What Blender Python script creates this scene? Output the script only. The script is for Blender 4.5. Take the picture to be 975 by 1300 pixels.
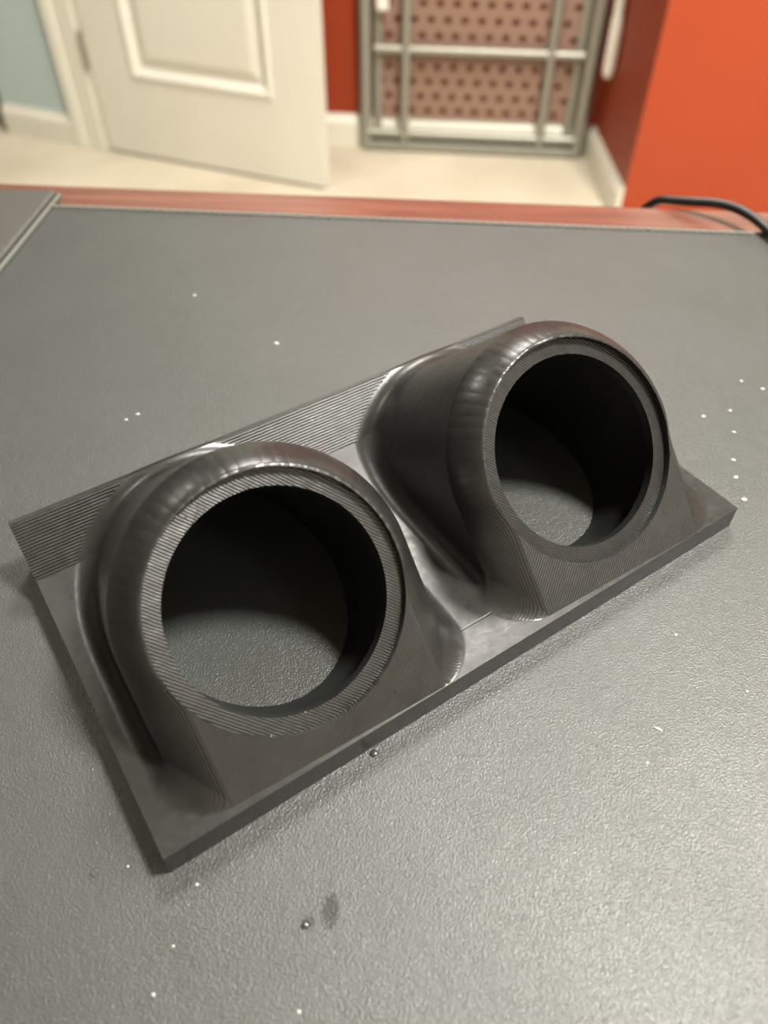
import bpy, bmesh, math, random
import numpy as np
from mathutils import Vector, Matrix

for o in list(bpy.data.objects): bpy.data.objects.remove(o)
scene = bpy.context.scene
COL = scene.collection
MM = 0.001
DESK = 0.753          # height of the top of the desk pad above the floor, metres

# ------------------------------------------------------------------ camera
cam_d = bpy.data.cameras.new('camera'); cam = bpy.data.objects.new('camera', cam_d); COL.objects.link(cam)
cam_d.sensor_fit = 'VERTICAL'; cam_d.sensor_height = 36.0; cam_d.sensor_width = 27.0
cam_d.lens = 978.6*36/1300
RT = Vector((0.99998166, 0.00441644, 0.0041444)); UP = Vector((-0.00605648, 0.72919502, 0.68427914)); FW = Vector((0, 0.68429169, -0.72920839))
M3 = Matrix((RT, UP, -FW)).transposed()
cam.matrix_world = Matrix.Translation((0, 0, DESK+0.173)) @ M3.to_4x4()
cam_d.clip_start = 0.01; cam_d.clip_end = 30
cam_d.dof.use_dof = True; cam_d.dof.focus_distance = 0.205; cam_d.dof.aperture_fstop = 10.5
scene.camera = cam

# ------------------------------------------------------------------ light and exposure
scene.view_settings.view_transform = 'Standard'; scene.view_settings.look = 'None'
scene.view_settings.gamma = 1; scene.view_settings.use_curve_mapping = False
scene.view_settings.exposure = -0.12
w = bpy.data.worlds.new('world'); scene.world = w; w.use_nodes = True
w.node_tree.nodes['Background'].inputs[0].default_value = (0.9, 0.95, 1, 1)
w.node_tree.nodes['Background'].inputs[1].default_value = 0.3

def area(name, loc, size, power, col, shape='DISK'):
    l = bpy.data.lights.new(name, 'AREA'); l.shape = shape; l.size = size; l.energy = power; l.color = col
    o = bpy.data.objects.new(name, l); COL.objects.link(o); o.location = loc
    return o
CEIL = 2.45
LAMPS = [(0.85, 0.22, 0.34, 124), (0.12, 1.48, 0.56, 44), (-1.3, 1.2, 0.30, 10), (1.7, -1.0, 0.34, 12)]  # last lamp is unseen, added to brighten the pod's front faces
for i, (x, y, s, p) in enumerate(LAMPS):
    area('ceiling_lamp_light', (x, y, CEIL-0.075), s, p, (1.0, 0.965, 0.89))

# ------------------------------------------------------------------ helpers
def nd(t, kind, **kw):
    n = t.nodes.new(kind)
    for k, v in kw.items(): setattr(n, k, v)
    return n
class G:
    """tiny node-graph helper"""
    def __init__(s, name, base=(.8,.8,.8), rough=.5, spec=.5, metal=0):
        s.m = bpy.data.materials.new(name); s.m.use_nodes = True; s.t = s.m.node_tree
        s.b = s.t.nodes['Principled BSDF']
        s.b.inputs['Base Color'].default_value = (*base, 1); s.b.inputs['Roughness'].default_value = rough
        s.b.inputs['Specular IOR Level'].default_value = spec; s.b.inputs['Metallic'].default_value = metal
    def L(s, a, b): s.t.links.new(a, b)
    def val(s, sock, v):
        if isinstance(v, (int, float)): sock.default_value = v
        elif isinstance(v, (tuple, list)): sock.default_value = v
        else: s.L(v, sock)
    def math(s, op, a, b=0.0, c=0.0):
        n = nd(s.t, 'ShaderNodeMath', operation=op)
        s.val(n.inputs[0], a); s.val(n.inputs[1], b); s.val(n.inputs[2], c); return n.outputs[0]
    def vmath(s, op, a, b=(0,0,0)):
        n = nd(s.t, 'ShaderNodeVectorMath', operation=op); s.val(n.inputs[0], a); s.val(n.inputs[1], b)
        return n.outputs['Value'] if op in ('DOT_PRODUCT', 'LENGTH', 'DISTANCE') else n.outputs[0]
    def obj(s): return nd(s.t, 'ShaderNodeTexCoord').outputs['Object']
    def mm(s):
        n = nd(s.t, 'ShaderNodeVectorMath', operation='SCALE'); s.L(s.obj(), n.inputs[0]); n.inputs['Scale'].default_value = 1000; return n.outputs[0]
    def noise(s, vec, scale, detail=2, rough=.5, dist=0):
        n = nd(s.t, 'ShaderNodeTexNoise'); s.L(vec, n.inputs['Vector']); n.inputs['Scale'].default_value = scale
        n.inputs['Detail'].default_value = detail; n.inputs['Roughness'].default_value = rough; n.inputs['Distortion'].default_value = dist
        return n.outputs['Fac']
    def voro(s, vec, scale, feature='F1'):
        n = nd(s.t, 'ShaderNodeTexVoronoi', feature=feature); s.L(vec, n.inputs['Vector']); n.inputs['Scale'].default_value = scale
        return n.outputs['Distance']
    def ramp(s, f, stops):
        n = nd(s.t, 'ShaderNodeValToRGB'); s.L(f, n.inputs[0]); e = n.color_ramp.elements
        while len(e) < len(stops): e.new(.5)
        for el, (p, c) in zip(e, stops): el.position = p; el.color = (*c, 1)
        return n.outputs[0]
    def mapr(s, f, a, b, c, d):
        n = nd(s.t, 'ShaderNodeMapRange'); s.val(n.inputs[0], f)
        for i, v in enumerate((a, b, c, d)): n.inputs[i+1].default_value = v
        return n.outputs[0]
    def bump(s, h, dist, strength=1.0, prev=None):
        n = nd(s.t, 'ShaderNodeBump'); s.L(h, n.inputs['Height']); n.inputs['Distance'].default_value = dist; n.inputs['Strength'].default_value = strength
        if prev is not None: s.L(prev, n.inputs['Normal'])
        return n.outputs[0]
    def normal(s, n): s.L(n, s.b.inputs['Normal'])

def link_mesh(name, bm, m, parent=None):
    me = bpy.data.meshes.new(name); bm.to_mesh(me); bm.free()
    if m: me.materials.append(m)
    o = bpy.data.objects.new(name, me); COL.objects.link(o)
    if parent is not None: o.parent = parent
    return o
def thing(name, label, cat, loc=(0,0,0), rz=0, group=None):
    o = bpy.data.objects.new(name, None); COL.objects.link(o); o.location = loc; o.rotation_euler = (0, 0, rz)
    o.empty_display_size = .02
    return tag(o, label, cat, group)
def tag(o, label, cat, group=None):
    o['label'] = label; o['category'] = cat
    if group: o['group'] = group
    return o
def struct(o): o['kind'] = 'structure'; return o
def box(bm, x0, x1, y0, y1, z0, z1, mat=None):
    v = [bm.verts.new((x, y, z)) for x in (x0, x1) for y in (y0, y1) for z in (z0, z1)]
    if mat is not None:
        for q in v: q.co = mat @ q.co
    for f in ((0,1,3,2), (4,6,7,5), (0,4,5,1), (2,3,7,6), (0,2,6,4), (1,5,7,3)): bm.faces.new([v[i] for i in f])
    return v
def tube(bm, pts, r, seg=12, cap=True):
    pts = [Vector(p) for p in pts]; rings = []
    nrm = None
    for i, p in enumerate(pts):
        d = (pts[min(i+1, len(pts)-1)] - pts[max(i-1, 0)]).normalized()
        if nrm is None: nrm = d.orthogonal().normalized()
        nrm = (nrm - d*nrm.dot(d)).normalized(); b = d.cross(nrm)
        rr = r[i] if isinstance(r, (list, tuple)) else r
        rings.append([bm.verts.new(p + rr*(math.cos(2*math.pi*k/seg)*nrm + math.sin(2*math.pi*k/seg)*b)) for k in range(seg)])
    for a, b in zip(rings, rings[1:]):
        for k in range(seg): bm.faces.new((a[k], a[(k+1) % seg], b[(k+1) % seg], b[k]))
    if cap: bm.faces.new(rings[0][::-1]); bm.faces.new(rings[-1])
def smooth(o, ang=40):
    me = o.data; me.shade_smooth(); me.set_sharp_from_angle(angle=math.radians(ang))
def bevel_mod(o, w, seg=2):
    b = o.modifiers.new('bevel', 'BEVEL'); b.width = w; b.segments = seg; b.limit_method = 'ANGLE'

# ------------------------------------------------------------------ materials
def paint(name, col, rough=.55, spec=.4, bumpd=.0006):
    g = G(name, col, rough, spec); n = g.noise(g.obj(), 180, 3); g.normal(g.bump(n, bumpd, .35))
    lo = tuple(c*.93 for c in col); c = g.ramp(g.noise(g.obj(), 2.5, 3), [(.3, lo), (.7, col)]); g.L(c, g.b.inputs['Base Color']); return g.m
M_orange_shaded = paint('shaded_orange_wall_paint', (.27, .034, .008), .5)  # darker copy of the orange paint; shade of the alcove walls put into colour
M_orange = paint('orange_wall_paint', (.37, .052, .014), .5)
M_blue = paint('pale_blue_wall_paint', (.48, .58, .57), .6)
M_white = paint('white_trim_paint', (.72, .70, .60), .35)
M_door = paint('white_door_paint', (.70, .68, .59), .35)
M_ceil = paint('ceiling_paint', (.75, .73, .68), .8)
M_cream = paint('cream_wall_paint', (.62, .58, .50), .7)
M_dark = paint('dark_brown_wall_paint', (.03, .024, .018), .7)
g = G('beige_carpet', (.62, .53, .38), .95, .1)
g.L(g.ramp(g.noise(g.obj(), 3.5, 4), [(.3, (.48, .43, .325)), (.7, (.60, .54, .43))]), g.b.inputs['Base Color'])
g.normal(g.bump(g.noise(g.obj(), 260, 2), .004, .7)); M_carpet = g.m
g = G('red_brown_desk_wood', (.2, .06, .035), .28, .5)
mp = nd(g.t, 'ShaderNodeMapping'); g.L(g.obj(), mp.inputs[0]); mp.inputs['Scale'].default_value = (3, 40, 10)
g.L(g.ramp(g.noise(mp.outputs[0], 3, 5, .6, .6), [(.3, (.085, .030, .020)), (.7, (.16, .062, .040))]), g.b.inputs['Base Color'])
g.L(g.mapr(g.noise(mp.outputs[0], 6, 3), 0, 1, .20, .30), g.b.inputs['Roughness']); M_wood = g.m
def metal(name, col, rough=.45, met=.6):
    g = G(name, col, rough, .5, met); g.L(g.mapr(g.noise(g.obj(), 30, 3), 0, 1, rough-.08, rough+.1), g.b.inputs['Roughness']); return g.m
M_rack = metal('grey_rack_metal', (.34, .34, .29))
M_mesh = metal('taupe_mesh_metal', (.27, .165, .12), .55, .2)
M_cable = G('black_cable_rubber', (.012, .012, .012), .4).m
M_wplast = paint('white_plastic', (.80, .76, .66), .4)

# leather desk pad (grain and smudges belong to the surface)
def leather(name, base, marks=False):
    g = G(name, base, .5, .6); P = g.mm()
    h1 = g.voro(P, 1.9); h2 = g.noise(P, 2.4, 2, .6, .4); h3 = g.noise(P, .16, 2)
    h = g.math('ADD', g.math('MULTIPLY', h1, .45), g.math('MULTIPLY', h2, 1.0))
    g.normal(g.bump(h, .00017, .9, g.bump(h3, .0006, .2)))
    c = g.ramp(g.noise(P, .02, 4, .6), [(.3, base), (.75, tuple(v*1.16 for v in base))])
    r = g.mapr(g.noise(P, .03, 4), .3, .7, .35, .43)
    if marks:
        mix = None
        for (x, y, rx, ry, a) in ((-10.5, 49.2, 2.0, 3.2, .34), (-15.2, 46.6, 1.6, 1.4, .34)):
            v = g.vmath('SUBTRACT', P, (x, y, 0)); v = g.vmath('MULTIPLY', v, (1/rx, 1/ry, 0))
            d = g.vmath('LENGTH', v); d = g.math('ADD', d, g.math('MULTIPLY', g.math('SUBTRACT', g.noise(P, 1.1, 3), .5), 2.2))
            f = g.mapr(d, .7, 1.15, a, 0)
            mix = f if mix is None else g.math('MAXIMUM', mix, f)
        n = nd(g.t, 'ShaderNodeMix', data_type='RGBA'); g.L(mix, n.inputs['Factor']); g.L(c, n.inputs[6]); n.inputs[7].default_value = (.006, .006, .006, 1)
        c = n.outputs[2]
        g.L(g.math('MULTIPLY', g.math('SUBTRACT', 1.0, g.math('MULTIPLY', mix, 1.5)), .6), g.b.inputs['Specular IOR Level'])
    g.L(c, g.b.inputs['Base Color']); g.L(r, g.b.inputs['Roughness']); return g.m
M_pad = leather('dark_grey_leatherette', (.031, .0335, .031), True)
M_rail = leather('dark_grey_leatherette_rail', (.046, .044, .038))
M_thread = G('grey_thread', (.15, .155, .135), .6).m
M_bind = G('pad_edge_binding', (.085, .088, .075), .55).m

# ------------------------------------------------------------------ the gauge pod (implicit surface, dual contouring)
OX, OY, YAW = -45.1, 56.29, math.radians(34.02)
W_, D_, T_ = 180.7, 100.0, 7.9
YB, ZB = 87.2, 19.9
AL = math.radians(47.29); BE = math.radians(-1.19)
NN = np.array([0, -math.sin(AL), math.cos(AL)])*math.cos(BE) + np.array([1, 0, 0])*math.sin(BE)
UU = np.array([1, 0, 0]) - NN*NN[0]; UU /= np.linalg.norm(UU); VV = np.cross(NN, UU)
XC = (44.7, 135.5); YC, ZC = 25.5, 34.46; XM = 90.1
RO, RG, RL, RBORE = 36.5, 30.1, 26.0, 28.2

def local(x, y, z):
    cx = np.where(x < XM, XC[0], XC[1]); dx = x-cx; dy = y-YC; dz = z-ZC
    return (dx*UU[0]+dy*UU[1]+dz*UU[2], dx*VV[0]+dy*VV[1]+dz*VV[2], dx*NN[0]+dy*NN[1]+dz*NN[2])
SL = (ZB-T_)/(98.7-YB); SLN = math.sqrt(1+SL*SL)
def plate_sdf(x, y, z):
    top = np.maximum(z-T_, -1e9)
    strip = np.maximum((z-T_-(y-YB)*SL)/SLN, z-ZB)
    top = np.minimum(top, strip)
    return np.maximum(np.maximum(np.maximum(-x, x-W_), np.maximum(-y, y-D_)), np.maximum(-z, top))
def pod_sdf(x, y, z):
    a, b, w = local(x, y, z)
    rho = np.hypot(a, b)
    dU = np.where(b > 0, rho, np.abs(a)) - RO
    t = np.clip(-b/13, 0, 1); rb = 5.9 + 3.0*t*t*(3-2*t)
    q1 = np.maximum(dU+rb, 0)/rb; q2 = np.maximum(w+9, 0)/9
    body = np.where((q1 > 0) | (q2 > 0), (q1**1.3+q2**1.3)**(1/1.3)-1, np.maximum(dU/rb, w/9))*rb
    body = np.maximum(np.maximum(body, -y), np.maximum(y-D_, -z))
    pl = plate_sdf(x, y, z)
    tt = np.clip((-w-.1)/7.5, 0, 1); r = 0.4 + 5.1*np.sqrt(np.maximum(1-(1-tt)**2, 0))
    U = np.maximum(r, np.minimum(pl, body)) - np.hypot(np.maximum(r-pl, 0), np.maximum(r-body, 0))
    U = np.maximum(np.maximum(U, y-D_), np.maximum(-z, -y))
    U = np.maximum(U, np.maximum(-x, x-W_))
    F = np.minimum(pl, np.maximum(U, w))
    cut = np.minimum(np.maximum(rho-RG, -2.0-w), rho-RL)
    cut = np.minimum(cut, np.maximum(np.maximum(rho-RBORE, w+5.0), y-97.5))
    cut = np.maximum(cut, -(b+60))
    # keep the cut out of the area in front of the face
    return np.maximum(F, -np.maximum(cut, y-97.5))

def dual_contour(fn, lo, hi, h):
    n = [int(math.ceil((hi[i]-lo[i])/h))+1 for i in range(3)]
    ax = [lo[i]+h*np.arange(n[i]) for i in range(3)]
    F = np.empty(n, np.float32)
    for i in range(0, n[0], 24):
        X, Y, Z = np.meshgrid(ax[0][i:i+24], ax[1], ax[2], indexing='ij'); F[i:i+24] = fn(X, Y, Z)
    S = F < 0; cells = []; pts = []; quads = []; flips = []
    nx, ny, nz = n
    cid = lambda i, j, k: (i*ny+j)*nz+k
    for a in range(3):
        sl0 = [slice(None)]*3; sl1 = [slice(None)]*3; sl0[a] = slice(0, -1); sl1[a] = slice(1, None)
        ch = S[tuple(sl0)] != S[tuple(sl1)]
        I = np.array(np.nonzero(ch))
        o1, o2 = [(1, 2), (2, 0), (0, 1)][a]
        ok = (I[o1] > 0) & (I[o2] > 0); I = I[:, ok]
        P0 = np.stack([ax[q][I[q]] for q in range(3)], 1); P1 = P0.copy(); P1[:, a] += h
        s0 = S[tuple(I)]
        A = P0.copy(); B = P1.copy()
        for _ in range(14):
            Mi = (A+B)/2; s = fn(Mi[:, 0], Mi[:, 1], Mi[:, 2]) < 0; same = (s == s0)[:, None]
            A = np.where(same, Mi, A); B = np.where(same, B, Mi)
        pts.append((A+B)/2)
        c4 = []
        for d1, d2 in ((1, 1), (0, 1), (0, 0), (1, 0)):
            J = I.copy(); J[o1] -= d1; J[o2] -= d2; c4.append(cid(*J))
        cells.append(np.stack(c4, 1)); flips.append(~s0)
    P = np.concatenate(pts); C = np.concatenate(cells); fl = np.concatenate(flips)
    N = grad(fn, P)
    uc, inv = np.unique(C, return_inverse=True); inv = inv.reshape(C.shape); m = len(uc)
    idx = inv.ravel(); rep = np.repeat(np.arange(len(P)), 4)
    Pr = P[rep]; Nr = N[rep]
    cnt = np.bincount(idx, minlength=m)
    mp_ = np.stack([np.bincount(idx, Pr[:, q], m) for q in range(3)], 1)/cnt[:, None]
    rel = Pr - mp_[idx]; d = (Nr*rel).sum(1)
    AtA = np.zeros((m, 3, 3)); Atb = np.zeros((m, 3))
    for i in range(3):
        Atb[:, i] = np.bincount(idx, Nr[:, i]*d, m)
        for j in range(i, 3):
            v = np.bincount(idx, Nr[:, i]*Nr[:, j], m); AtA[:, i, j] = v; AtA[:, j, i] = v
    AtA += np.eye(3)*0.03
    X = np.linalg.solve(AtA, Atb[:, :, None])[:, :, 0]
    ci = uc//(ny*nz); cj = (uc//nz) % ny; ck = uc % nz
    base = np.stack([ax[0][ci], ax[1][cj], ax[2][ck]], 1)
    V = np.clip(mp_+X, base-.02*h, base+1.02*h)
    Q = np.where(fl[:, None], inv[:, ::-1], inv)
    return V, Q
def grad(fn, P, e=0.004):
    g_ = np.stack([fn(P[:, 0]+e*(q == 0), P[:, 1]+e*(q == 1), P[:, 2]+e*(q == 2)) - fn(P[:, 0]-e*(q == 0), P[:, 1]-e*(q == 1), P[:, 2]-e*(q == 2)) for q in range(3)], 1)
    return g_/np.maximum(np.linalg.norm(g_, axis=1), 1e-9)[:, None]

V, Q = dual_contour(pod_sdf, (-1.03, -1.07, -1.05), (182.5, 101.5, 64), 0.6)
CEN = V[Q].mean(1)
la, lb, lw = local(CEN[:, 0], CEN[:, 1], CEN[:, 2]); lrho = np.hypot(la, lb)
plv = plate_sdf(CEN[:, 0], CEN[:, 1], CEN[:, 2])
is_lip = (lw < -1.85) & (lw > -5.2) & (lrho < 30.0) & (lrho > 25.7)
is_bore = (lrho < 28.6) & (lw < -4.8) & (CEN[:, 1] < 97.6)
is_bottom = CEN[:, 2] < .05
is_pod = ((plv > .12) | is_bore | ((lrho < 30.4) & (lw > -2.2))) & ~is_lip & ~is_bottom
left = CEN[:, 0] < XM

# materials of the pod -- layer lines and raster strokes as relief in pod coordinates
def plastic(name, kind):
    g = G(name, (.026, .026, .025), .36, .5); P = g.mm()
    sx = nd(g.t, 'ShaderNodeSeparateXYZ'); g.L(P, sx.inputs[0]); x, y, z = sx.outputs
    isR = g.math('GREATER_THAN', x, XM)
    cx = g.math('ADD', XC[0], g.math('MULTIPLY', isR, XC[1]-XC[0]))
    cc = nd(g.t, 'ShaderNodeCombineXYZ'); g.L(cx, cc.inputs[0]); cc.inputs[1].default_value = YC; cc.inputs[2].default_value = ZC
    R = g.vmath('SUBTRACT', P, cc.outputs[0])
    a = g.vmath('DOT_PRODUCT', R, tuple(UU)); b = g.vmath('DOT_PRODUCT', R, tuple(VV)); ww = g.vmath('DOT_PRODUCT', R, tuple(NN))
    def stripes(ang, per, jit=.0):
        s = g.math('ADD', g.math('MULTIPLY', a, math.sin(ang)), g.math('MULTIPLY', b, -math.cos(ang)))
        s = g.math('ADD', s, g.math('MULTIPLY', g.noise(P, .35, 2), jit))
        return g.math('SINE', g.math('MULTIPLY', s, 2*math.pi/per))
    fine = g.noise(P, .22, 4, .6)
    col = (.026, .026, .025)
    if kind == 'lip':
        h = g.math('MULTIPLY', stripes(math.radians(-48), .70, .4), g.mapr(ww, -2.3, -2.1, .25, 1))
        nrm = g.bump(h, .00005, .8)
    elif kind == 'pod':
        face = g.math('MULTIPLY', g.mapr(ww, -.25, -.1, 0, 1), g.mapr(b, -6, -8, 0, 1))
        h = g.math('MULTIPLY', stripes(math.radians(45), .72, .4), face)
        n1 = g.bump(h, .00004, .6)
        lay = g.math('SINE', g.math('MULTIPLY', ww, 2*math.pi/.42))
        side = g.math('MULTIPLY', g.math('MULTIPLY', g.mapr(ww, -3.6, -.3, .06, 1), g.mapr(b, -4, 2, 1, .12)), g.math('SUBTRACT', 1, face))
        n2 = g.bump(g.math('MULTIPLY', lay, side), .00006, .6, n1)
        th = g.math('ARCTAN2', a, b)
        fac = g.math('ABSOLUTE', g.math('SINE', g.math('MULTIPLY', th, 34)))
        up_ = g.math('MULTIPLY', g.math('MULTIPLY', g.mapr(b, -4, 6, 0, 1), g.mapr(ww, -9.2, -8.2, 0, 1)), g.math('SUBTRACT', 1, face))
        n3 = g.bump(g.math('MULTIPLY', fac, up_), .00012, .35, n2)
        nrm = g.bump(fine, .0006, .15, n3)
    else:
        on = g.math('MULTIPLY', g.mapr(y, YB-.3, YB+.3, 0, 1), g.mapr(z, ZB-.6, ZB-.3, 1, 0))
        zz = g.math('ADD', z, g.math('MULTIPLY', g.noise(P, .08, 2), .18))
        h = g.math('MULTIPLY', g.math('SINE', g.math('MULTIPLY', zz, 2*math.pi/.62)), on)
        n1 = g.bump(h, .00011, .8)
        cr = g.mapr(g.math('ABSOLUTE', g.math('SUBTRACT', y, 10.9)), .08, .28, -1, 0)
        cr = g.math('MULTIPLY', cr, g.math('MULTIPLY', g.math('GREATER_THAN', x, 82), g.math('LESS_THAN', x, 99)))
        n2 = g.bump(cr, .0002, .6, n1)
        nrm = g.bump(fine, .0006, .10, n2)
    g.normal(nrm)
    c = g.ramp(g.noise(P, .12, 4, .6), [(.3, (.010, .0105, .010)), (.75, (.017, .0175, .0165))]); g.L(c, g.b.inputs['Base Color'])
    g.L(g.mapr(g.noise(P, .4, 4, .65), .3, .7, .27, .38), g.b.inputs['Roughness'])
    return g.m
M_plate = plastic('black_print_plastic_plate', 'plate'); M_pod = plastic('black_print_plastic_pod', 'pod'); M_lip = plastic('black_print_plastic_lip', 'lip')

def submesh(name, mask, mat, parent):
    q = Q[mask]; u, inv = np.unique(q, return_inverse=True); inv = inv.reshape(q.shape); v = V[u]
    me = bpy.data.meshes.new(name)
    me.vertices.add(len(v)); me.vertices.foreach_set('co', (v*MM).astype(np.float32).ravel())
    me.loops.add(inv.size); me.loops.foreach_set('vertex_index', inv.astype(np.int32).ravel())
    me.polygons.add(len(inv)); me.polygons.foreach_set('loop_start', np.arange(0, inv.size, 4, dtype=np.int32))
    me.update(calc_edges=True); me.validate(clean_customdata=False)
    me.shade_smooth()
    if len(me.polygons) == len(inv):
        cen = v[inv].mean(1); lp = v[inv]*.62+cen[:, None, :]*.38
        n = grad(pod_sdf, lp.reshape(-1, 3), .01)
        # geometric normal, as a guard where the field is ambiguous
        gn = np.cross(v[inv][:, 2]-v[inv][:, 0], v[inv][:, 3]-v[inv][:, 1]); gn /= np.maximum(np.linalg.norm(gn, axis=1), 1e-9)[:, None]
        gr = np.repeat(gn, 4, 0); bad = (n*gr).sum(1) < .5; n[bad] = gr[bad]
        me.normals_split_custom_set(n.tolist())
    me.materials.append(mat)
    o = bpy.data.objects.new(name, me); COL.objects.link(o); o.parent = parent
    return o
pod = thing('gauge_pod', 'black 3D printed dual gauge pod with two round openings, lying on the grey desk pad', 'gauge pod',
            (OX*MM, OY*MM, DESK), YAW)
submesh('base_plate', ~is_pod & ~is_lip, M_plate, pod)
for sd in (left, ~left):
    h_ = submesh('pod_housing', is_pod & sd, M_pod, pod)
    submesh('retaining_lip', is_lip & sd, M_lip, h_)

# ------------------------------------------------------------------ desk, desk pad, cable
DR = math.radians(-4.0)
desk = thing('desk', 'red-brown glossy wooden desk under the grey desk pad', 'desk', (0, .3855, 0), DR)
bm = bmesh.new(); box(bm, -.95, .85, -.80, 0, DESK-.003-.030, DESK-.003)
o = link_mesh('desk_top', bm, M_wood, desk); bevel_mod(o, .003, 3)
for sx in (-.90, .80):
    bm = bmesh.new(); box(bm, sx-.02, sx+.02, -.74, -.05, 0.0, DESK-.033); link_mesh('side_panel', bm, M_wood, desk)
bm = bmesh.new(); box(bm, -.88, .78, -.12, -.10, .25, DESK-.033); link_mesh('modesty_panel', bm, M_wood, desk)

pad = thing('desk_pad', 'dark grey leatherette desk pad with stitched edge, lying on the wooden desk', 'desk pad', (0, .355, DESK-.003), DR)
bm = bmesh.new(); box(bm, -.27, .33, -.46, 0, 0, .003)
o = link_mesh('pad_surface', bm, M_pad, pad); bevel_mod(o, .0008, 2)
# the marks in the material are laid out in pad-sheet coordinates around the room origin
me = o.data; T = Matrix.Translation((0, .355, 0)) @ Matrix.Rotation(DR, 4, 'Z')
me.transform(T); o.matrix_parent_inverse = Matrix.Identity(4); o.matrix_local = T.inverted()
bm = bmesh.new(); box(bm, -.165, .33, -.0016, .0006, .0024, .0035)
o = link_mesh('edge_binding', bm, M_bind, pad); bevel_mod(o, .0004, 2)
bm = bmesh.new()
x = -.163
while x < .325:
    box(bm, x, x+.0026, -.0021, -.0011, .0030, .0038); x += .0042
o = link_mesh('stitching', bm, M_thread, pad); o['kind'] = 'stuff'
RX = -.1645
bm = bmesh.new(); box(bm, -.275, RX, -.46, .0105, 0, .0062)
o = link_mesh('side_rail', bm, M_rail, pad); bevel_mod(o, .0012, 3)
o.location = (0, 0, 0)
bm = bmesh.new(); tube(bm, [(RX+.0012, -.46, .0036), (RX+.0012, .010, .0036)], .0012, 8)
o = link_mesh('rail_piping', bm, M_bind, pad); smooth(o, 60)

def spline(pts, n=10):
    out = []; P = [Vector(p) for p in pts]; P = [2*P[0]-P[1]]+P+[2*P[-1]-P[-2]]
    for i in range(1, len(P)-2):
        for k in range(n):
            t = k/n; a, b, c, d = P[i-1:i+3]
            out.append(.5*((2*b)+(c-a)*t+(2*a-5*b+4*c-d)*t*t+(3*b-a-3*c+d)*t**3))
    out.append(P[-2]); return out
bm = bmesh.new()
cp = [(127, 394, -26), (132, 388, -12), (137.5, 381.5, -2.6), (144, 375.5, .2), (151, 370.5, 2.0), (158.5, 366, 3.6), (166, 360, 4.4), (172.5, 351, 4), (176.5, 340, 3.2), (180, 325, 2.2), (186, 305, 2.2), (200, 285, 2.2), (225, 272, 2.3), (250, 262, 2.3), (280, 258, 2.3)]
cp = [(128, 374, -14), (127, 374.5, -8)][:0] + cp
tube(bm, spline([(x*MM, y*MM, DESK+z*MM) for x, y, z in cp]), .0022, 12)
o = link_mesh('cable', bm, M_cable); smooth(o, 60)
tag(o, 'black cable curling over the far right corner of the desk onto the pad', 'cable')

# ------------------------------------------------------------------ crumbs on the pad
random.seed(4)
M_crumb = G('pale_crumb', (.40, .40, .36), .35).m
g = G('clear_droplet', (.6, .61, .58), .06, .6); g.b.inputs['Transmission Weight'].default_value = .35; g.b.inputs['IOR'].default_value = 1.36; M_drop = g.m
g = G('water_clear', (.8, .82, .78), .08, .6); g.b.inputs['Transmission Weight'].default_value = .96; g.b.inputs['IOR'].default_value = 1.33; M_clear = g.m
M_dcr = G('dark_crumb', (.03, .03, .03), .2, .7).m
crumbs = [
 (111.3, 209.0, 1.1, .8, 'd', 'small shiny droplet just right of the right pod opening'),
 (121.6, 212.2, .9, .7, 'd', 'faint droplet topmost of the short column at right, right of the right pod'),
 (119.4, 200.7, .9, .7, 'd', 'droplet second from top in the column at right of the pod'),
 (114.9, 186.7, 1.0, .8, 'd', 'droplet third from top in the column at right of the pod'),
 (113.2, 178.5, 1.1, .8, 'd', 'droplet just above the brightest one, beyond the right corner of the plate'),
 (112.7, 168.5, 1.35, 1.0, 'd', 'brightest droplet, right beside the right corner of the plate'),
 (137.1, 224.7, 1.1, .8, 'd', 'droplet nearest the right edge of the photo on the desk pad'),
 (130.9, 229.3, .9, .7, 'd', 'faint droplet highest of those at the right side of the pad'),
 (-42.0, 251.4, 1.3, 1.0, 'c', 'pale crumb on the pad behind the pod, above its left half'),
 (-79.6, 285.6, 1.0, .8, 'd', 'tiny droplet on the far part of the pad, left of the middle'),
 (-86.0, 208.3, 1.0, .7, 'c', 'pale crumb behind the left end of the plate, right one of a pair'),
 (-89.4, 205.3, .8, .6, 'c', 'smaller pale crumb behind the plate\'s left end, left one of a pair'),
 (-61.3, 56.2, 1.25, 1.2, 'g', 'clear droplet on the pad to the left of the near corner of the plate'),
 (-39.1, 53.9, .55, .45, 'c', 'white crumb just below the near corner of the plate'),
 (-54.5, 57.5, .35, .35, 'c', 'tiny white speck between the droplet and the near corner of the plate'),
 (-41.8, 42.2, .4, .35, 'c', 'white speck on the pad below the near plate corner'),
 (-44.1, 33.8, .5, .4, 'c', 'white speck near the lower left of the pad'),
 (-15.7, 31.1, .5, .45, 'c', 'white speck near the bottom edge, left of the middle'),
 (67.2, 90.3, 1.5, .4, 'c', 'thin elongated pale flake on the pad at lower right of the pod'),
 (62.5, 81.6, .5, .4, 'c', 'small white speck below the elongated flake'),
 (92.1, 100.8, .6, .45, 'c', 'small white speck near the right edge below the plate corner'),
 (78.5, 117.8, .6, .45, 'd', 'small speck on the pad below the right half of the plate front edge'),
 (-2.0, 83.5, 1.1, .9, 'k', 'dark shiny crumb just in front of the middle of the plate front edge'),
 (-15.6, 46.2, .9, .7, 'k', 'dark crumb beside the dark smudge near the bottom of the pad'),
]
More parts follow.
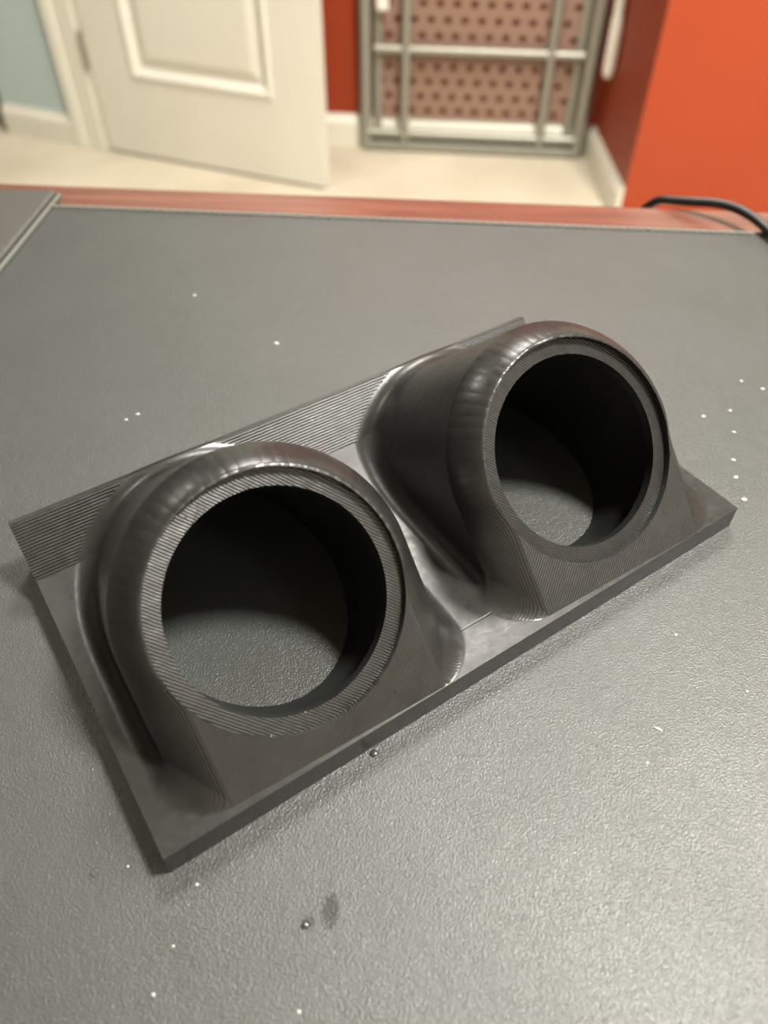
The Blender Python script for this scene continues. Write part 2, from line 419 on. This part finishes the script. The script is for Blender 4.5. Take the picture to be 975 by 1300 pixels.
for i, (x, y, rx, ry, k, lab) in enumerate(crumbs):
    bm = bmesh.new(); bmesh.ops.create_icosphere(bm, subdivisions=2, radius=1)
    for v in bm.verts:
        f = 1+random.uniform(-.12, .12)*(k not in 'dg')
        v.co = Vector((v.co.x*rx*f, v.co.y*ry*f, max(v.co.z*.55*ry*f, -.12)))*MM*(.8 if k != 'k' else 1)
    name = 'droplet' if k in 'dg' else 'crumb'
    o = link_mesh(name, bm, {'d': M_drop, 'c': M_crumb, 'k': M_dcr, 'g': M_clear}[k]); smooth(o, 60)
    o.location = (x*MM, y*MM, DESK+.0001); o.rotation_euler = (0, 0, -.55 if i == 18 else random.uniform(-.4, .4))
    tag(o, lab, name)

# ------------------------------------------------------------------ room shell
bm = bmesh.new(); box(bm, -3.0, 2.9, -1.6, 3.6, -.05, 0); struct(link_mesh('floor', bm, M_carpet))
bm = bmesh.new(); box(bm, -3.0, 2.9, -1.6, 3.6, CEIL, CEIL+.05); struct(link_mesh('ceiling', bm, M_ceil))
def wall(name, p0, p1, mat, z0=0.0, z1=CEIL, thick=.10, back=True):
    """vertical slab from p0 to p1, front face on the line, thickness to the left of p0->p1"""
    a = Vector((*p0, 0)); b = Vector((*p1, 0)); e = b-a; L = e.length; e.normalize(); n = Vector((-e.y, e.x, 0))
    Mx = Matrix((( e.x, n.x, 0, a.x), (e.y, n.y, 0, a.y), (0, 0, 1, 0), (0, 0, 0, 1)))
    bm = bmesh.new(); box(bm, 0, L, 0, thick, z0, z1); o = link_mesh(name, bm, mat); o.matrix_world = Mx
    return struct(o)
wall('wall_back', (-.80, 2.443), (.590, 2.310), M_orange_shaded)
wall('wall_alcove', (.590, 2.310), (.592, 1.892), M_orange_shaded)
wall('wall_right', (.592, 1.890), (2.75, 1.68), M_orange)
wall('wall_far_right', (2.75, 1.68), (2.75, -1.5), M_cream)
wall('wall_left', (-1.142, 2.448), (-.895, 2.350), M_blue)
wall('wall_jog', (-.806, 2.330), (-.800, 2.443), M_white)
wall('wall_hall', (-1.17, 3.40), (-1.05, 2.47), M_dark)
wall('wall_hall_end', (-2.6, 3.30), (-1.17, 3.40), M_dark)
wall('wall_far_left', (-2.6, -1.5), (-2.6, 3.30), M_dark)
wall('wall_behind', (2.75, -1.5), (-2.6, -1.5), M_cream)
def base(name, p0, p1, h=.085, t=.014):
    a = Vector((*p0, 0)); b = Vector((*p1, 0)); e = (b-a); L = e.length; e.normalize(); n = Vector((-e.y, e.x, 0))
    bm = bmesh.new()
    prof = [(0, 0), (-t, 0), (-t, h*.72), (-t*.75, h*.82), (-t*.35, h*.93), (-t*.3, h), (0, h)]
    r0 = [bm.verts.new(a+n*q+Vector((0, 0, z))) for q, z in prof]; r1 = [bm.verts.new(b+n*q+Vector((0, 0, z))) for q, z in prof]
    k = len(prof)
    for i in range(k): bm.faces.new((r0[i], r1[i], r1[(i+1) % k], r0[(i+1) % k]))
    bm.faces.new(r0[::-1]); bm.faces.new(r1)
    bmesh.ops.recalc_face_normals(bm, faces=bm.faces)
    return struct(link_mesh(name, bm, M_white))
base('baseboard_back', (-.79, 2.442), (.576, 2.3113))
base('baseboard_alcove', (.590, 2.296), (.592, 1.893))
base('baseboard_left', (-1.140, 2.4472), (-.897, 2.3508))
# door casing (a jamb board with a raised outer bead)
a = Vector((-.897, 2.347, 0)); b = Vector((-.806, 2.314, 0)); e = (b-a).normalized(); n = Vector((-e.y, e.x, 0)); L = (b-a).length
Mx = Matrix(((e.x, n.x, 0, a.x), (e.y, n.y, 0, a.y), (0, 0, 1, 0), (0, 0, 0, 1)))
bm = bmesh.new(); box(bm, 0, L, 0, .11, 0, 2.08); box(bm, 0, .022, -.012, 0, 0, 2.08); box(bm, .022, L-.014, -.006, 0, 0, 2.08)
o = link_mesh('trim_1', bm, M_white); o.matrix_world = Mx; bevel_mod(o, .003, 2); struct(o)
# head of the doorway, behind the open leaf
# open door leaf
a = Vector((-.803, 2.309, 0)); b = Vector((-.166, 2.060, 0)); e = (b-a).normalized(); n = Vector((-e.y, e.x, 0)); L = (b-a).length
door = bpy.data.objects.new('door_1', None); COL.objects.link(door); struct(door); door.location = a; door.rotation_euler = (0, 0, math.atan2(e.y, e.x))
def door_leaf():
    bm = bmesh.new(); t = .035; y0 = 0.0
    # panel openings, u across, z up
    u0, u1 = .128, L-.130; holes = [(.21, .92), (1.06, 1.92)]
    zs = [0.008] + [v for h_ in holes for v in h_] + [2.03]
    box(bm, 0, u0, y0, y0+t, .008, 2.03); box(bm, u1, L, y0, y0+t, .008, 2.03)
    for za, zb in ((.008, .21), (.92, 1.06), (1.92, 2.03)): box(bm, u0, u1, y0, y0+t, za, zb)
    return bm, u0, u1, holes
bm, u0, u1, holes = door_leaf()
bmesh.ops.remove_doubles(bm, verts=bm.verts, dist=1e-5)
link_mesh('door_leaf', bm, M_door, door)
for za, zb in holes:
    # moulded, raised-and-fielded panel: nested rectangles stepping in and out
    bm = bmesh.new(); prev = None
    for ins, yy in ((0, 0), (.004, -.004), (.012, -.005), (.020, .002), (.028, .009), (.034, .010), (.052, .003), (.060, .0015)):
        r = [bm.verts.new((u, yy, z)) for u, z in ((u0+ins, za+ins), (u1-ins, za+ins), (u1-ins, zb-ins), (u0+ins, zb-ins))]
        if prev:
            for i in range(4): bm.faces.new((prev[i], prev[(i+1) % 4], r[(i+1) % 4], r[i]))
        prev = r
    bm.faces.new(prev)
    back_ = [bm.verts.new((u, .03, z)) for u, z in ((u0, za), (u1, za), (u1, zb), (u0, zb))]; bm.faces.new(back_[::-1])
    link_mesh('panel', bm, M_door, door)
for z in (.22, 1.02, 1.80):
    bm = bmesh.new(); tube(bm, [(-.006, -.006, z), (-.006, -.006, z+.09)], .006, 10); o = link_mesh('hinge', bm, M_rack, door); smooth(o)
bm = bmesh.new(); tube(bm, [(L-.06, -.002, .95), (L-.06, -.03, .95), (L-.06, -.036, .95), (L-.06, -.062, .95)], [.012, .012, .027, .02], 16)
o = link_mesh('door_handle', bm, M_rack, door); smooth(o, 50)

# ------------------------------------------------------------------ metal rack against the back wall
a = Vector((-.059, 2.371, 0)); b = Vector((.566, 2.312, 0)); e = (b-a).normalized()
rack = thing('wire_rack', 'grey metal rack with perforated panel standing against the shaded orange back wall', 'rack', a, math.atan2(e.y, e.x))
H = .95
def rod(name, pts, r, mat=M_rack, seg=12):
    bm = bmesh.new(); tube(bm, pts, r, seg); o = link_mesh(name, bm, mat, rack); smooth(o, 50); return o
o = rod('corner_post', [(.002, -.025, 0), (.002, -.025, H)], .017)
o = rod('corner_post', [(.612, -.025, 0), (.612, -.025, H)], .019)
for x_ in (.036, .578): rod('inner_post', [(x_, -.012, .03), (x_, -.012, H)], .012)
rod('upright', [(.114, -.035, .03), (.114, -.035, H)], .013); rod('upright', [(.503, -.035, .03), (.503, -.035, H)], .012)
for z in (.265, .62): rod('cross_bar', [(.03, -.033, z), (.59, -.033, z)], .011)
bm = bmesh.new(); box(bm, 0, .62, -.045, -.012, .005, .026); o = link_mesh('bottom_rail', bm, M_rack, rack); bevel_mod(o, .003)
rod('bottom_bar', [(.0, -.03, .048), (.615, -.03, .048)], .012)
# perforated sheet: one staggered tile pattern with real holes
def perforated(x0, x1, z0, z1, px, pz, rx, rz, y, off=0):
    bm = bmesh.new(); nz = int((z1-z0)/pz)
    for j in range(nz):
        sh = (j % 2)*px/2; x = x0-sh
        while x < x1-1e-6:
            xa, xb = max(x, x0), min(x+px, x1); cz = z0+(j+.5)*pz; cxx = x+px/2
            za, zb = z0+j*pz, z0+(j+1)*pz
            if xb-xa > px*.95:
                sq = [(xa, za), (cxx, za), (xb, za), (xb, cz), (xb, zb), (cxx, zb), (xa, zb), (xa, cz)]
                an = [225, 270, 315, 0, 45, 90, 135, 180]
                O = [bm.verts.new((u, y, v)) for u, v in sq]
                I = [bm.verts.new((cxx+rx*math.cos(math.radians(t)), y, cz+rz*math.sin(math.radians(t)))) for t in an]
                for k in range(8): bm.faces.new((O[k], O[(k+1) % 8], I[(k+1) % 8], I[k]))
            elif xb-xa > 1e-5:
                bm.faces.new([bm.verts.new((u, y, v)) for u, v in ((xa, za), (xb, za), (xb, zb), (xa, zb))])
            x += px
    bmesh.ops.remove_doubles(bm, verts=bm.verts, dist=1e-5)
    return bm
bm = perforated(.022, .60, .088, .94, .0445, .0375, .0105, .0085, -.014)
o = link_mesh('perforated_panel', bm, M_mesh, rack); s = o.modifiers.new('thick', 'SOLIDIFY'); s.thickness = .004
bm = bmesh.new(); box(bm, .036, .068, -.058, -.044, .358, .40); o = link_mesh('white_clip', bm, M_wplast, rack); bevel_mod(o, .006, 3); o['label'] = 'white plastic clip'

# white bar on the alcove wall
bar = thing('wall_bar', 'white rounded bar hanging down the shaded orange side wall right of the rack', 'bar', (.572, 2.19, .24))
bm = bmesh.new(); tube(bm, [(0, 0, 0), (0, 0, .006), (0, .004, .02), (0, .012, .12), (0, .018, .15)], [.006, .013, .0155, .0145, .011], 14)
o = link_mesh('grip', bm, M_wplast, bar); smooth(o, 60)
bm = bmesh.new(); tube(bm, [(0, .018, .145), (.002, .03, .5), (.002, .03, .8)], .0125, 14); o = link_mesh('rod', bm, M_wplast, bar); smooth(o, 60)
bm = bmesh.new(); box(bm, -.002, .034, .02, .04, .6, .63); link_mesh('bracket', bm, M_wplast, bar)

# ------------------------------------------------------------------ ceiling lamps
g = G('lamp_diffuser', (.9, .9, .85), .4); g.b.inputs['Emission Color'].default_value = (1, .95, .84, 1); g.b.inputs['Emission Strength'].default_value = 6; M_diff = g.m
for (x, y, s, p), lab in zip(LAMPS, ('above the right end of the desk', 'in front of the rack alcove', 'before the pale blue wall', 'added behind the desk on the right to brighten the pod')):
    t = thing('ceiling_light', 'round flush ceiling light '+lab, 'ceiling light', (x, y, CEIL), 0, 'flush ceiling lights')
    bm = bmesh.new(); tube(bm, [(0, 0, 0), (0, 0, -.02)], s/2+.03, 32); o = link_mesh('mount', bm, M_white, t); smooth(o)
    bm = bmesh.new(); tube(bm, [(0, 0, -.02), (0, 0, -.05), (0, 0, -.062)], [s/2, s/2-.01, s/2-.06], 32); o = link_mesh('diffuser', bm, M_diff, t); smooth(o)


# ------------------------------------------------------------------ added window blind on the orange wall, an unseen pale reflector above the frame
e = Vector((2.158, -.21, 0)).normalized(); a = Vector((.592, 1.890, 0)) + e*.10
added_win = bpy.data.objects.new('added_window_1', None); COL.objects.link(added_win); struct(added_win); added_win.location = (a.x, a.y, 1.02); added_win.rotation_euler = (0, 0, math.atan2(e.y, e.x))
WW, WH = 1.55, 1.15
bm = bmesh.new()
for x0, x1, z0, z1 in ((-.06, 0, -.06, WH+.06), (WW, WW+.06, -.06, WH+.06), (0, WW, -.06, 0), (0, WW, WH, WH+.06)): box(bm, x0, x1, -.02, 0, z0, z1)
o = link_mesh('added_window_frame', bm, M_white, added_win); bevel_mod(o, .003)
bm = bmesh.new(); box(bm, -.08, WW+.08, -.06, 0, -.085, -.06); link_mesh('added_window_sill', bm, M_white, added_win)
bm = bmesh.new(); box(bm, .005, WW-.005, -.05, -.005, WH-.045, WH); link_mesh('added_head_rail', bm, M_white, added_win)
bm = bmesh.new(); Mt = Matrix.Rotation(math.radians(62), 4, 'X'); box(bm, .008, WW-.008, -.024, .024, -.001, .001, Mt); added_slat_me = None
for k in range(25):
    if added_slat_me is None: o = link_mesh('added_slat', bm, M_white, added_win); added_slat_me = o.data
    else: o = bpy.data.objects.new('added_slat', added_slat_me); COL.objects.link(o); o.parent = added_win
    o.location = (0, -.028, .03+k*.0435)
